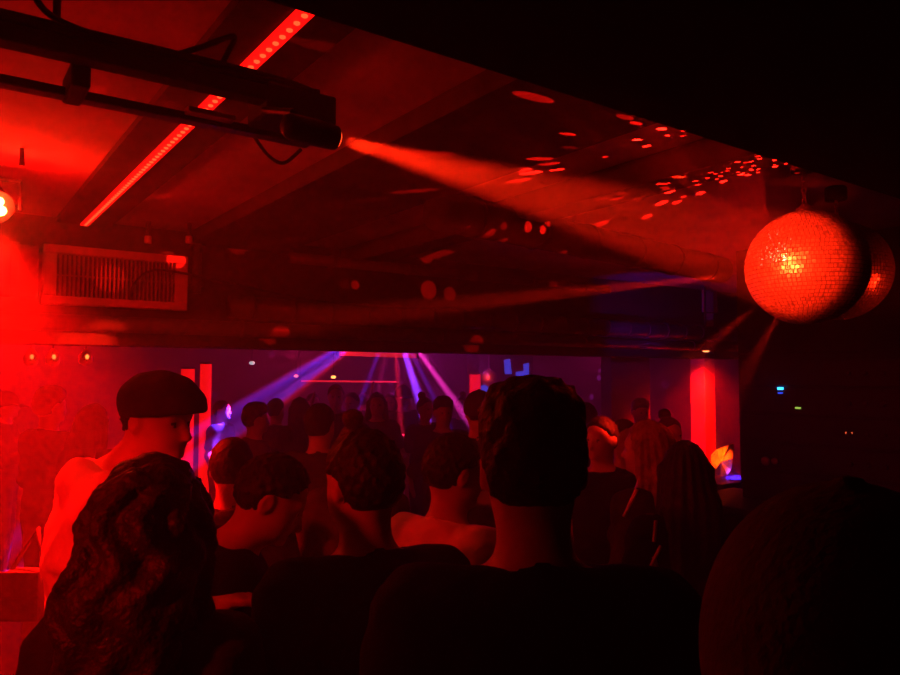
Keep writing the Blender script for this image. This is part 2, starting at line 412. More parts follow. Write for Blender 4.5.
# hanging rods
for (px, y0, y1, Y, lab) in [(189, 180, 240, 4.6, 'tall thin hanging rod above the right end of the air vent'), (148, 205, 240, 4.7, 'short thin hanging rod above the middle of the air vent')]:
    a = PY(px, y1, Y)
    t = empty_at('hanging_rod', a, lab, 'rod', 'hanging rods above the vent')
    MB().tube([(a.x, a.y, a.z), (a.x, a.y, CH - .001)], 0.016, 10).build('tube', M['pipe'], t, True)
    MB().lathe([(0.02, 0), (0.021, 0.004), (0.021, 0.04), (0.017, 0.045)], a - Vector((0, 0, .02)), 14).build('collar', M['ventframe'], t, True)
a = PY(199, 300, 4.80)
t = empty_at('drop_pipe', (a.x, a.y, 2.39), 'upright dark pipe running up the bulkhead right of the air vent', 'pipe')
MB().tube([(a.x, a.y + .06, 2.39), (a.x, a.y + .06, CH - .001)], 0.03, 14).build('tube', M['pipe'], t, True)
for z in (2.45, 2.7):
    MB().box(a.x - .042, a.x + .042, a.y + .04, BK - .001, z - .012, z + .012, .003).build('bracket', M['pipe'], t)
# hook bracket far left
a = P(22, 165, 3.0)
t = empty_at('pipe_bracket', a, 'thin bent bracket hanging from the ceiling at the far left', 'bracket')
MB().tube([P(22, 166, 3.0), P(22, 147, 3.0), P(-15, 141, 3.0), P(-15, 110, 3.0)], 0.012, 8).build('arm', M['pipe'], t)

# long pipes along the bulkhead
def pipe(p0, p1, r, lab, cat='pipe', ribs=0, m=M['pipe'], name='pipe'):
    p0, p1 = Vector(p0), Vector(p1)
    t = empty_at(name, (p0 + p1) / 2, lab, cat)
    MB().tube([p0, p0.lerp(p1, .5), p1], r, 18).build('tube', m, t, True)
    n = ribs
    for k in range(n):
        q = p0.lerp(p1, (k + .5) / n); dr = (p1 - p0).normalized()
        MB().lathe([(r, -.012), (r + .008, -.01), (r + .008, .01), (r, .012)], q, 18, dr).build('joint_ring', m, t, True)
    return t
pipe((1.9, 4.45, 2.62), (4.95, 4.45, 2.62), .035, 'slim pipe with glints running under the dark ceiling before the bulkhead', ribs=5, m=M['pipe'], name='conduit')
pipe((1.60, 4.72, 2.30), (9.1, 4.72, 2.30), .075, 'fat ribbed ventilation duct running along the bulkhead', 'duct', 26, name='ribbed_duct')
pipe((-2.4, 4.80, 2.16), (9.1, 4.80, 2.16), .05, 'dark pipe running along the foot of the bulkhead', ribs=7, name='service_pipe')
pipe((2.0, 2.9, 2.66), (4.95, 3.3, 2.66), .10, 'fat black duct slung under the ceiling behind the pin spot beam', 'duct', 6, m=M['timber'], name='ceiling_duct')
c0, c1 = PY(183, 275, 4.72), PY(470, 305, 4.6)
t = tag(MB().tube(curve_pts([PY(130, 300, 4.8), PY(136, 282, 4.78), PY(160, 270, 4.74), PY(230, 283, 4.6), PY(330, 303, 4.58), PY(430, 308, 4.58), PY(560, 300, 4.6)], 60), 0.008, 8).build('slack_cable', M['rubber'], None, True),
        'slack black cable drooping along the bulkhead from the air vent', 'cable')

# ------------------------------------------------------------------ mirror balls
def mirror_ball(loc, r, lab, hook=None, tile=0.0175, name='mirror_ball', rot=0.0):
    t = empty_at(name, loc, lab, 'mirror ball', None, rot)
    loc = Vector(loc)
    nrow = max(8, int(math.pi * r / tile))
    tm = MB()
    for i in range(nrow):
        th0, th1 = math.pi * i / nrow, math.pi * (i + 1) / nrow
        thm = (th0 + th1) / 2
        m_ = max(4, int(2 * math.pi * r * math.sin(thm) / tile))
        for j in range(m_):
            ph0, ph1 = 2 * math.pi * j / m_, 2 * math.pi * (j + 1) / m_
            g = 0.10
            a0, a1 = th0 + (th1 - th0) * g, th1 - (th1 - th0) * g
            b0, b1 = ph0 + (ph1 - ph0) * g, ph1 - (ph1 - ph0) * g
            nrm = Vector((math.sin(thm) * math.cos((b0 + b1) / 2), math.sin(thm) * math.sin((b0 + b1) / 2), math.cos(thm)))
            q = []
            for (th, ph) in ((a0, b0), (a1, b0), (a1, b1), (a0, b1)):
                v = Vector((math.sin(th) * math.cos(ph), math.sin(th) * math.sin(ph), math.cos(th)))
                v = v * (r / max(.5, v.dot(nrm)) * .999)
                q.append(v)
            c = (q[0] + q[1] + q[2] + q[3]) / 4
            tl = Vector((random.gauss(0, 1), random.gauss(0, 1), random.gauss(0, 1))) * .04
            ax1 = nrm.cross(tl)
            out = []
            for v in q:
                dv = v - c
                out.append(loc + c + dv + ax1.cross(dv) * 1.0)
            back = [v - nrm * .004 for v in out]
            tm.add(out + back, [(0, 1, 2, 3), (0, 4, 5, 1), (1, 5, 6, 2), (2, 6, 7, 3), (3, 7, 4, 0)])
    tm.build('mirror_tiles', M['mirror'], t)
    rc = r - .003
    core = MB().lathe([(rc * math.sin(math.pi * k / 28), -rc * math.cos(math.pi * k / 28)) for k in range(29)], loc, 48)
    core.build('core', M['grout'], t, True)
    if hook:
        MB().lathe([(.035, -.01), (.035, .012), (.02, .02), (.012, .03)], loc + Vector((0, 0, r)), 18).build('top_cap', M['steel'], t, True)
        ch = MB(); z = loc.z + r + .03; k = 0
        while z < CH - .07:
            a = Vector((.009, 0, 0)) if k % 2 else Vector((0, .009, 0))
            c = Vector((loc.x, loc.y, z + .012))
            ch.tube([c + Vector((0, 0, .016)) * math.cos(q) + a * math.sin(q) for q in [2 * math.pi * i / 10 for i in range(11)]], .003, 6); z += .024; k += 1
        ch.build('chain', M['steel'], t, True)
        MB().lathe([(.05, 0), (.052, .005), (.052, .06), (.045, .068)], (loc.x, loc.y, CH - .07), 20).build('motor', M['black'], t, True)
    return t
mirror_ball(BALL, BR, 'big mirror ball glowing orange in the pin spot, nearer of the hanging pair', True)
mirror_ball(P(838, 271, 3.62), .245, 'mirror ball hanging in shade just behind the glowing orange one', True, rot=.4)
mirror_ball(FARBALL, .14, 'tiny red mirror ball far off beyond the dance floor', True, .03)

# ------------------------------------------------------------------ sculpted figures: signed distance fields meshed by surface nets
def caps(p, a, b, ra, rb):
    a = np.asarray(a, np.float32); b = np.asarray(b, np.float32); ba = b - a
    t = np.clip(((p - a) @ ba) / max(float(ba @ ba), 1e-9), 0, 1)
    return np.linalg.norm(p - a - t[:, None] * ba, axis=1) - (ra + (rb - ra) * t)
def ell(p, c, r):
    q = p - np.asarray(c, np.float32); r = np.asarray(r, np.float32)
    k0 = np.linalg.norm(q / r, axis=1); k1 = np.linalg.norm(q / (r * r), axis=1)
    return k0 * (k0 - 1) / np.maximum(k1, 1e-6)
def smin(a, b, k):
    h = np.maximum(k - np.abs(a - b), 0) / k
    return np.minimum(a, b) - h * h * k * .25
def smax(a, b, k): return -smin(-a, -b, k)
def wob(p, f, s=0.0):
    return np.sin(p[:, 0] * f + 1.3 + s) * np.sin(p[:, 1] * f * 1.1 + .7 - s) * np.sin(p[:, 2] * f * .93 + s * 2)
def mesh_sdf(fn, lo, hi, h):
    lo = np.asarray(lo, float); hi = np.asarray(hi, float)
    B = 8
    nb = np.ceil((hi - lo) / (h * B)).astype(int)
    N = nb * B + 1
    D = np.full(N, 1.0, np.float32)
    ii = np.stack(np.meshgrid(*[np.arange(k) for k in nb], indexing='ij'), -1).reshape(-1, 3)
    cen = lo + (ii * B + B / 2) * h
    dc = fn(cen.astype(np.float32))
    rad = B * h * .5 * 1.75 + .03
    g = np.stack(np.meshgrid(*[np.arange(B + 1)] * 3, indexing='ij'), -1).reshape(-1, 3)
    for idx in range(len(ii)):
        if abs(dc[idx]) > rad:
            if dc[idx] < 0:
                x, y_, z = ii[idx] * B
                D[x:x + B + 1, y_:y_ + B + 1, z:z + B + 1] = -1
    act = np.where(np.abs(dc) <= rad)[0]
    for s in range(0, len(act), 200):
        a = act[s:s + 200]
        G = (ii[a] * B)[:, None, :] + g[None]
        val = fn((lo + G.reshape(-1, 3) * h).astype(np.float32))
        G = G.reshape(-1, 3)
        D[G[:, 0], G[:, 1], G[:, 2]] = val
    D[0] = D[-1] = 1; D[:, 0] = D[:, -1] = 1; D[:, :, 0] = D[:, :, -1] = 1
    ins = D < 0
    c = np.zeros(N - 1, np.int32)
    for dx in (0, 1):
        for dy in (0, 1):
            for dz in (0, 1):
                c += ins[dx:N[0] - 1 + dx, dy:N[1] - 1 + dy, dz:N[2] - 1 + dz]
    cells = np.argwhere((c > 0) & (c < 8))
    idx = np.full(N - 1, -1, np.int32); idx[tuple(cells.T)] = np.arange(len(cells))
    acc = np.zeros((len(cells), 3)); cnt = np.zeros(len(cells))
    cor = [(x, y_, z) for x in (0, 1) for y_ in (0, 1) for z in (0, 1)]
    for a in range(8):
        for b in range(a + 1, 8):
            ca, cb = np.array(cor[a]), np.array(cor[b])
            if np.abs(ca - cb).sum() != 1: continue
            va = D[tuple((cells + ca).T)]; vb = D[tuple((cells + cb).T)]
            m = (va < 0) != (vb < 0)
            tt = np.where(m, va / np.where(m, va - vb, 1), 0)
            acc += np.where(m[:, None], ca + (cb - ca) * tt[:, None], 0); cnt += m
    V = lo + (cells + acc / np.maximum(cnt, 1)[:, None]) * h
    quads = []
    for ax in range(3):
        o1, o2 = (ax + 1) % 3, (ax + 2) % 3
        sl0 = [slice(1, -1)] * 3; sl0[ax] = slice(0, -1); sl1 = [slice(1, -1)] * 3; sl1[ax] = slice(1, None)
        e = np.argwhere(ins[tuple(sl0)] != ins[tuple(sl1)])
        if not len(e): continue
        off = np.ones(3, int); off[ax] = 0
        e = e + off
        s_ = ins[tuple(e.T)]
        def at(a, b):
            q = e.copy(); q[:, o1] -= a; q[:, o2] -= b
            return idx[tuple(q.T)]
        q = np.stack([at(1, 1), at(0, 1), at(0, 0), at(1, 0)], 1)
        q = np.where(s_[:, None], q, q[:, ::-1])
        quads.append(q)
    Q = np.concatenate(quads)
    return V, Q[(Q >= 0).all(1)]
def sdf_mesh(name, fn, lo, hi, h, mats, pick=None):
    V, Q = mesh_sdf(fn, lo, hi, h)
    me = bpy.data.meshes.new(name)
    me.vertices.add(len(V)); me.vertices.foreach_set('co', V.astype(np.float32).ravel())
    me.loops.add(len(Q) * 4); me.loops.foreach_set('vertex_index', Q.astype(np.int32).ravel())
    me.polygons.add(len(Q)); me.polygons.foreach_set('loop_start', np.arange(0, len(Q) * 4, 4, dtype=np.int32))
    for m in mats: me.materials.append(m)
    if pick is not None:
        me.polygons.foreach_set('material_index', pick(V[Q].mean(1)).astype(np.int32))
    me.polygons.foreach_set('use_smooth', np.ones(len(Q), bool))
    me.update(calc_edges=True); me.validate()
    return me
def link(me, name, parent=None):
    o = bpy.data.objects.new(name, me); COL.objects.link(o)
    if parent is not None: o.parent = parent
    return o

PIV = np.array((0, -.01, 1.53), np.float32)
def unit(v):
    v = np.asarray(v, float); return v / np.linalg.norm(v)
class Fig:
    """a figure 1.75 m tall, standing at the origin and facing +y"""
    def __init__(s, yaw=0, pitch=0, roll=0, arms=None, female=False, build=1.0, hands=True, stance=.11, hoff=(0, 0, 0)):
        s.hoff = np.array(hoff, np.float32)
        s.Rm = np.array((Matrix.Rotation(R(yaw), 3, 'Z') @ Matrix.Rotation(R(roll), 3, 'Y') @ Matrix.Rotation(R(-pitch), 3, 'X')), np.float32)
        s.female = female; s.b = build; s.hands = hands
        w_ = (.175 if not female else .155) * build
        s.sh = w_
        A = arms or {}
        s.arm = {}
        for sd, key in ((-1, 'l'), (1, 'r')):
            e, wr, hd = A.get(key, ((sd * (w_ + .085), -.03, 1.13), (sd * (w_ + .075), .06, .88), (0, .25, -1)))
            s.arm[sd] = (np.array((sd * w_, -.01, 1.41)), np.array(e, float), np.array(wr, float), unit(hd))
        s.stance = stance
    def head_pts(s, p): return (p - PIV - s.hoff) @ s.Rm + PIV
    def torso(s, p, g=0.0):
        b = s.b
        if s.female:
            d = ell(p, (0, 0, .95), (.175 * b + g, .125 + g, .14 + g))
            d = smin(d, ell(p, (0, 0, 1.12), (.125 * b + g, .095 + g, .16 + g)), .10)
            d = smin(d, ell(p, (0, .005, 1.29), (.145 * b + g, .105 + g, .16 + g)), .08)
            for sd in (-1, 1): d = smin(d, ell(p, (sd * .068, .085, 1.28), (.06 + g, .055 + g, .062 + g)), .04)
        else:
            d = ell(p, (0, 0, .95), (.165 * b + g, .12 + g, .14 + g))
            d = smin(d, ell(p, (0, 0, 1.12), (.150 * b + g, .108 + g, .17 + g)), .10)
            d = smin(d, ell(p, (0, .0, 1.29), (.178 * b + g, .12 + g, .17 + g)), .08)
        d = smin(d, caps(p, (-s.sh + .02, -.01, 1.405), (s.sh - .02, -.01, 1.405), .058 + g, .058 + g), .08)
        for sd in (-1, 1): d = smin(d, caps(p, (0, -.015, 1.452), (sd * (s.sh - .015), -.012, 1.405), .05 + g, .05 + g), .05)
        return d
    def neck(s, p, g=0.0):
        r = .058 if not s.female else .049
        hp = np.array((0, .005, 1.60)); hw = (hp - PIV) @ s.Rm.T + PIV + s.hoff
        return caps(p, (0, -.012, 1.43), hw, r + .006 + g, r + g)
    def arm_up(s, p, g=0.0, t=1.0):
        d = None
        for sd in (-1, 1):
            a, e, w_, h = s.arm[sd]
            k = .92 if s.female else 1
            q = caps(p, a, a + (e - a) * t, .052 * k + g, (.052 + (.04 - .052) * t) * k + g)
            d = q if d is None else np.minimum(d, q)
        return d
    def arm_low(s, p, g=0.0, t=1.0):
        d = None
        for sd in (-1, 1):
            a, e, w_, h = s.arm[sd]
            k = .9 if s.female else 1
            q = caps(p, e, e + (w_ - e) * t, .042 * k + g, .029 * k + g)
            d = q if d is None else np.minimum(d, q)
        return d
    def hand(s, p):
        d = None
        for sd in (-1, 1):
            a, e, w_, h = s.arm[sd]
            ref = np.array((-sd, .15, 0.0)) if abs(h[2]) > .6 else np.array((0, 0, -1.0))
            n = unit(ref - h * (ref @ h)); ac = np.cross(h, n) * 1.0
            if abs(h[2]) > .6:
                if ac[1] < 0: ac = -ac      # thumb side faces forward when the arm hangs
            elif (ac @ np.array((-sd, 0, 0))) < 0: ac = -ac
            pc = w_ + h * .045
            L = np.stack([ac, n, h], 1).astype(np.float32)
            q = ell((p - pc.astype(np.float32)) @ L, (0, 0, 0), (.041, .017, .052))
            if s.hands:
                for i, (off, ln) in enumerate(((.030, .072), (.010, .082), (-.011, .076), (-.030, .058))):
                    b0 = w_ + h * .082 + ac * off; dr = h.copy()
                    for seg, (f_, r0, r1) in enumerate(((.45, .0098, .009), (.30, .009, .0083), (.25, .0083, .007))):
                        cu = R(22 + 6 * seg + 3 * i); dr = unit(dr * math.cos(cu) + n * math.sin(cu)) if seg else unit(dr + n * .25)
                        b1 = b0 + dr * ln * f_
                        q = smin(q, caps(p, b0, b1, r0, r1), .006); b0 = b1
                b0 = w_ + h * .022 + ac * .028; b1 = b0 + unit(h * .7 + ac * .7 + n * .2) * .043; b2 = b1 + unit(h * .95 + ac * .1 + n * .35) * .034
                q = smin(q, caps(p, b0, b1, .0135, .011), .012); q = smin(q, caps(p, b1, b2, .011, .008), .006)
            else:
                q = smin(q, ell((p - (w_ + h * .11).astype(np.float32)) @ L, (0, .012, 0), (.036, .014, .045)), .02)
            d = q if d is None else np.minimum(d, q)
        return d
    def legs(s, p, g=0.0, t=1.0):
        d = None
        for sd in (-1, 1):
            x = s.stance
            q = caps(p, (sd * .09, 0, .90), (sd * x, .015, .49), .088 + g, .056 + g)
            q = smin(q, caps(p, (sd * x, .015, .49), (sd * x, -.02, .49 - .40 * t), .054 + g, .040 + g), .03)
            d = q if d is None else np.minimum(d, q)
        return d
    def feet(s, p, g=0.0):
        d = None
        for sd in (-1, 1):
            x = s.stance
            q = caps(p, (sd * x, -.04, .045), (sd * (x + .025), .15, .035), .036 + g, .028 + g)
            q = smin(q, caps(p, (sd * x, -.02, .05), (sd * x, -.02, .13), .038 + g, .040 + g), .03)
            d = q if d is None else np.minimum(d, q)
        return d
    def head(s, p):
        p = s.head_pts(p)
        k = .95 if s.female else 1
        d = ell(p, (0, .005, 1.655), (.075 * k, .096, .105))
        d = smin(d, ell(p, (0, .045, 1.595), (.056 * k, .056, .062)), .04)
        d = smin(d, caps(p, (0, .098, 1.645), (0, .118, 1.612), .009, .013), .014)
        d = smin(d, caps(p, (-.036, .082, 1.672), (.036, .082, 1.672), .012, .012), .02)
        d = smin(d, ell(p, (0, .088, 1.558), (.022, .018, .014)), .02)
        for sd in (-1, 1):
            d = smax(d, -ell(p, (sd * .031, .104, 1.648), (.018, .016, .012)), .012)
            d = np.minimum(d, ell(p, (sd * .031, .083, 1.648), (.012, .012, .0105)))
            e = ell(p, (sd * .079 * k, -.005, 1.64), (.011, .020, .032))
            e = smax(e, -ell(p, (sd * .090 * k, .0, 1.642), (.008, .011, .018)), .006)
            d = smin(d, e, .008)
        d = smin(d, ell(p, (0, .096, 1.588), (.022, .010, .006)), .006)
        d = smin(d, ell(p, (0, .094, 1.578), (.019, .010, .007)), .006)
        d = smax(d, -ell(p, (0, .108, 1.5835), (.02, .008, .0018)), .004)
        return d
    def body(s, p):
        d = smin(s.torso(p), s.arm_up(p), .05)
        d = smin(d, s.arm_low(p), .02)
        d = smin(d, s.hand(p), .015)
        d = smin(d, s.legs(p), .04); d = smin(d, s.feet(p), .03)
        d = smin(d, s.neck(p), .03)
        return smin(d, s.head(p), .025)
    def shirt(s, p, sleeve='short', hem=.84, g=.014, loose=.0):
        d = s.torso(p, g + loose)
        if sleeve == 'none':
            pass
        elif sleeve == 'short':
            d = smin(d, s.arm_up(p, g + .008, .62), .05)
        else:
            d = smin(d, s.arm_up(p, g + .006), .05); d = smin(d, s.arm_low(p, g + .006, .92), .03)
        d = smax(d, hem - p[:, 2], .01)
        d = smax(d, -s.neck(p, .006), .008)
        d = smax(d, p[:, 2] - 1.492 + .25 * (p[:, 1] - .0), .012)
        if loose: d = d + .010 * np.sin(p[:, 2] * 34 + 9 * np.abs(p[:, 0]) + 3 * np.sin(p[:, 1] * 17)) * np.sin(p[:, 0] * 11 + p[:, 2] * 5 + .8) + .006 * wob(p, 32)
        return d + .0045 * np.sin(p[:, 2] * 55 + 14 * p[:, 0]) * np.sin(p[:, 0] * 23 + p[:, 1] * 31) + .003 * wob(p, 70)
    def trousers(s, p, g=.012):
        d = smin(s.legs(p, g + .006, .93), s.torso(p, g), .05)
        d = smax(d, p[:, 2] - 1.0, .01)
        return smax(d, .085 - p[:, 2], .006) + .003 * wob(p, 60)
    def shoes(s, p):
        d = smax(s.feet(p, .010), p[:, 2] - .105, .008)
        return smax(d, .0 - p[:, 2], .004)
    def hair(s, p, style):
        q0 = p; p = s.head_pts(p)
        k = .95 if s.female else 1
        d = ell(p, (0, -.003, 1.668), (.088 * k, .108, .108))
        face = (p[:, 1] - .052) * .80 - (p[:, 2] - 1.695) * .62       # >0 in front of the hairline
        d = smax(d, face, .02)
        ear = np.minimum(np.minimum(ell(p, (-.085, .03, 1.625), (.03, .055, .05)), ell(p, (.085, .03, 1.625), (.03, .055, .05))), 9)
        if style in ('short', 'quiff', 'curly', 'crop'):
            d = smax(d, -ear, .012)
            d = smax(d, 1.565 - p[:, 2] - .3 * p[:, 1], .02)
            if style == 'quiff':
                d = smin(d, caps(p, (0, .02, 1.765), (0, .115, 1.765), .05, .028), .05)
            if style == 'crop': d = d + .006
            amp = .007 if style == 'curly' else .005
            fr = 90 if style == 'curly' else 150
            if style == 'curly': d = smin(d, ell(p, (0, .01, 1.735), (.085, .10, .062)), .03)
            d = d + amp * wob(p, fr) * (p[:, 2] > 1.6) + .003 * wob(p, 260, 1.)
        elif style in ('long', 'wavy'):
            c = ell(p, (0, -.062, 1.56), (.10, .062, .15))
            tail = caps(q0, (0, -.105, 1.50), (0, -.125, 1.28), .085, .065)
            q = q0 * np.array((1, 1.5, 1), np.float32)
            tail = caps(q, (-.03, -.16, 1.52), (-.03, -.19, 1.27), .075, .055)
            tail = smin(tail, caps(q, (.03, -.16, 1.52), (.03, -.19, 1.27), .075, .055), .03)
            d = smin(d, c, .05); d = smin(d, tail, .05)
            for sd in (-1, 1): d = smin(d, caps(p, (sd * .080, .0, 1.66), (sd * .092, -.02, 1.50), .026, .026), .03)
            if style == 'wavy':
                d = d - .016
                ang = np.arctan2(p[:, 0], -p[:, 1] + .02)
                d = d + .007 * np.sin(ang * 13 + 2.2 * np.sin(q0[:, 2] * 42)) * (q0[:, 2] < 1.74) + .006 * wob(q0, 60) + .003 * wob(q0, 170, .6)
            else:
                ang = np.arctan2(p[:, 0], -p[:, 1] + .02)
                d = d + .004 * np.sin(ang * 26) + .003 * wob(q0, 60)
        elif style == 'bun':
            d = smax(d, -ear, .012); d = smax(d, 1.57 - p[:, 2] - .3 * p[:, 1], .02)
            d = smin(d, ell(p, (0, -.06, 1.79), (.045, .045, .042)), .015) + .004 * wob(p, 120)
        return d
    def cap(s, p, kind='brim'):
        p = s.head_pts(p)
        if kind == 'flat':
            d = ell(p, (0, -.002, 1.690), (.096, .118, .098))
            d = smin(d, ell(p, (0, .045, 1.715), (.086, .085, .050)), .05)
            d = smin(d, caps(p, (-.03, .112, 1.680), (.03, .112, 1.680), .018, .018), .06)
            d = smax(d, 1.655 - p[:, 2] + .22 * p[:, 1], .012)
            return d + .003 * wob(p, 60)
        d = ell(p, (0, .0, 1.672), (.096, .118, .115))
        d = smax(d, 1.640 - p[:, 2] + .2 * p[:, 1], .01)
        d = smin(d, ell(p, (0, 0, 1.788), (.010, .010, .006)), .004)
        for ex, ey in ((-.058, -.055), (.058, -.055), (-.058, .055), (.058, .055)):
            d = smax(d, -ell(p, (ex, ey, 1.757), (.006, .006, .012)), .003)
        if kind == 'brim':
            sh = np.abs(p[:, 2] - 1.668 + .30 * (p[:, 1] - .09) + 2.2 * p[:, 0] ** 2) - .0045
            b = smax(smax(ell(p, (0, .10, 1.665), (.085, .105, .10)), sh, .004), .06 - p[:, 1], .01)
            d = smin(d, b, .006)
        return d

def person(fig, px, top, d, head_to=None, label='', hair='short', hair_mat=None, shirt='short', shirt_mat=None, skin=None, turn=0.0, h=.009,
           cap=None, hem=.84, group=None, name='person', loose=0.0, trousers=None, z_top=None, cap_mat=None):
    """px, d: where the head is; top: picture height of the crown, which sets the stature; turn: degrees to the right of looking away from the viewer"""
    a, u = ray(px, top)
    z = CZ + u * d if z_top is None else z_top
    hs = z / 1.775
    meshes = fig_meshes(fig, hair, cap, shirt, hem, loose, h, skin or M['skin'], hair_mat or M['hair'], shirt_mat or M['blackcloth'], trousers or M['denim'], cap_mat)
    o = place_fig(meshes, W(a * d, d, 0), -YAW - R(turn), hs, label, group, name)
    return o
def fig_meshes(fig, hair, cap, shirt, hem, loose, h, skin, hm, sm, tm, cm=None):
    eyes = np.array([(-.031, .094, 1.648), (.031, .094, 1.648)], np.float32)
    ew = (eyes - PIV) @ fig.Rm.T + PIV + fig.hoff
    def pick(c): return (np.minimum(np.linalg.norm(c - ew[0], axis=1), np.linalg.norm(c - ew[1], axis=1)) < .0095).astype(int)
    xs = [0.3]; ys = [.22]; 
    for sd in (-1, 1):
        for q in fig.arm[sd][1:3]: xs.append(abs(q[0]) + .2); ys.append(abs(q[1]) + .2)
    X, Y = max(xs), max(ys)
    zt = max(1.95, max(fig.arm[sd][k][2] + .22 for sd in (-1, 1) for k in (1, 2)))
    lo, hi = (-X, -Y - .1, -.02), (X, Y, zt)
    out = [('person', sdf_mesh('body', fig.body, lo, hi, h, [skin, M['eye']], pick))]
    if hair: out.append(('hair', sdf_mesh('hair', lambda p: fig.hair(p, hair), (-.3, -.42, 1.1), (.3, .32, 1.95), h * .8, [hm])))
    if cap: out.append(('cap', sdf_mesh('cap', lambda p: fig.cap(p, cap), (-.3, -.3, 1.5), (.3, .36, 1.95), min(h * .7, .006), [cm or M['capcloth']])))
    out.append(('shirt', sdf_mesh('shirt', lambda p: fig.shirt(p, shirt, hem, loose=loose), lo, hi, h * 1.1, [sm])))
    out.append(('trousers', sdf_mesh('trousers', fig.trousers, (-.35, -.3, -.02), (.35, .3, 1.1), h * 1.5, [tm])))
    out.append(('shoes', sdf_mesh('shoes', fig.shoes, (-.3, -.25, -.02), (.3, .3, .2), h * 1.2, [M['black']])))
    return out
def place_fig(meshes, loc, rz, hs, label, group=None, name='person'):
    root = link(meshes[0][1], name)
    root.location = loc; root.rotation_euler = (0, 0, rz); root.scale = (hs, hs, hs)
    for nm, me in meshes[1:]: link(me, nm, root)
    tag(root, label, 'person', group)
    return root

# ------------------------------------------------------------------ fittings of the dance floor beyond the bulkhead
def PX(px, py, X):
    a, u = ray(px, py)
    return P(px, py, X / (math.sin(YAW) + math.cos(YAW) * a))
def wbox(mb, c, wx, wy, z0, z1, bev=0.0):
    return mb.box(c.x - wx / 2, c.x + wx / 2, c.y - wy / 2, c.y + wy / 2, z0, z1, bev)
c = P(703, 400, COLD)
t = empty_at('column', (c.x, c.y, 0), 'square column glowing bright red under a lamp, right of the dance floor', 'column')
wbox(MB(), c, .19, .19, .12, 2.55, .008).build('shaft', M['redcol'], t)
wbox(MB(), c, .25, .25, 0, .12, .008).build('base', M['redcol'], t)
wbox(MB(), c, .25, .25, 2.55, CH - .001, .008).build('capital', M['redcol'], t)
MB().box(6.1, 6.75, 5.45, 5.6, 0, CH - .001).struct('wall_column', M['wall'])
c = P(706, 351, COLD - .42)
t = empty_at('column_lamp', c, 'small hooded lamp shining down at the top of the red column', 'lamp')
MB().lathe([(.012, .06), (.05, .05), (.075, 0.0), (.07, 0.0), (.045, .04)], c + Vector((0, 0, .0)), 22).build('hood', M['black'], t, True)
MB().lathe([(.001, -.012), (.03, -.008), (.04, .008), (.02, .03)], c + Vector((0, 0, .0)), 18).build('bulb', M['warmlamp'], t, True)
MB().tube([c + Vector((0, 0, .05)), (c.x, c.y, CH - .001)], .01, 8).build('stem', M['black'], t)

def glow_column(px, y0, d, wpx, lab):
    c = P(px, y0, d); wd = wpx / F * d
    t = empty_at('light_column', (c.x, c.y, 0), lab, 'light column', 'glowing red columns at the back')
    MB().lathe([(wd / 2 + .03, 0), (wd / 2 + .03, .06), (wd / 2, .08)], (c.x, c.y, 0), 20).build('base', M['black'], t, True)
    MB().lathe([(wd / 2, .08), (wd / 2, c.z - .03)], (c.x, c.y, 0), 20).build('glowing_tube', M['redglow'], t, True)
    MB().lathe([(wd / 2 + .01, c.z - .03), (wd / 2 + .01, c.z)], (c.x, c.y, 0), 20).build('top_cap', M['black'], t, True)
glow_column(188, 367, 10.4, 13, 'glowing red light column behind the tip of the man\'s cap brim')
glow_column(206, 362, 9.6, 11, 'glowing red light column just right of the brim tip, second of the left pair')
glow_column(475, 373, 13.2, 11, 'short glowing red light column beside the tiny far mirror ball')

def light_bar(p0, p1, r, lab):
    t = empty_at('light_bar', (p0 + p1) / 2, lab, 'light bar')
    MB().tube([p0, p1], r, 10).build('glowing_bar', M['redline'], t, True)
    for p in (p0, p1):
        MB().lathe([(r * 1.3, -.02), (r * 1.3, .02)], p, 10, (p1 - p0)).build('end_cap', M['black'], t)
        MB().tube([p, (p.x, p.y, CH - .001)], .008, 6).build('hanger', M['black'], t)
light_bar(P(300, 381, 10.8), P(398, 382, 10.8), .013, 'thin red light bar hanging low across the dance floor')
light_bar(P(338, 353.5, 10.2), P(418, 356, 10.2), .032, 'thick red light bar high up just under the bulkhead edge')

# effect light that throws the violet and red beams
t = empty_at('effect_light', DERBY, 'black multi-beam effect light hung behind the bulkhead above the dancers', 'stage light')
MB().box(DERBY.x - .2, DERBY.x + .2, DERBY.y - .1, DERBY.y + .1, DERBY.z + .06, DERBY.z + .2, .02).build('housing', M['black'], t)
MB().tube([DERBY + Vector((0, 0, .2)), (DERBY.x, DERBY.y, CH - .001)], .015, 8).build('hanging_rod', M['black'], t)

def small_lamp(px, py, d, r, m, lab, name='small_lamp'):
    c = P(px, py, d)
    t = empty_at(name, c, lab, 'lamp')
    MB().lathe([(r * math.sin(math.pi * k / 8) * 1.25 + .0005, -r * .8 * math.cos(math.pi * k / 8)) for k in range(9)], c, 14).build('bulb', m, t, True)
    MB().lathe([(r * .6, r * .7), (r * .7, r * 1.1), (r * .4, r * 1.6)], c, 12).build('holder', M['black'], t)
    MB().tube([c + Vector((0, 0, r * 1.5)), (c.x, c.y, CH - .001)], .006, 6).build('cord', M['rubber'], t)
small_lamp(252, 363, 10.0, .032, M['whitelamp'], 'small cold white lamp alone on the dark wall left of the beams')
small_lamp(296, 376, 10.0, .024, M['pinklamp'], 'tiny pinkish lamp at the left end of the thin red light bar')
small_lamp(333.5, 377, 9.2, .025, M['warmlamp'], 'tiny warm orange lamp over the middle of the thin red light bar')
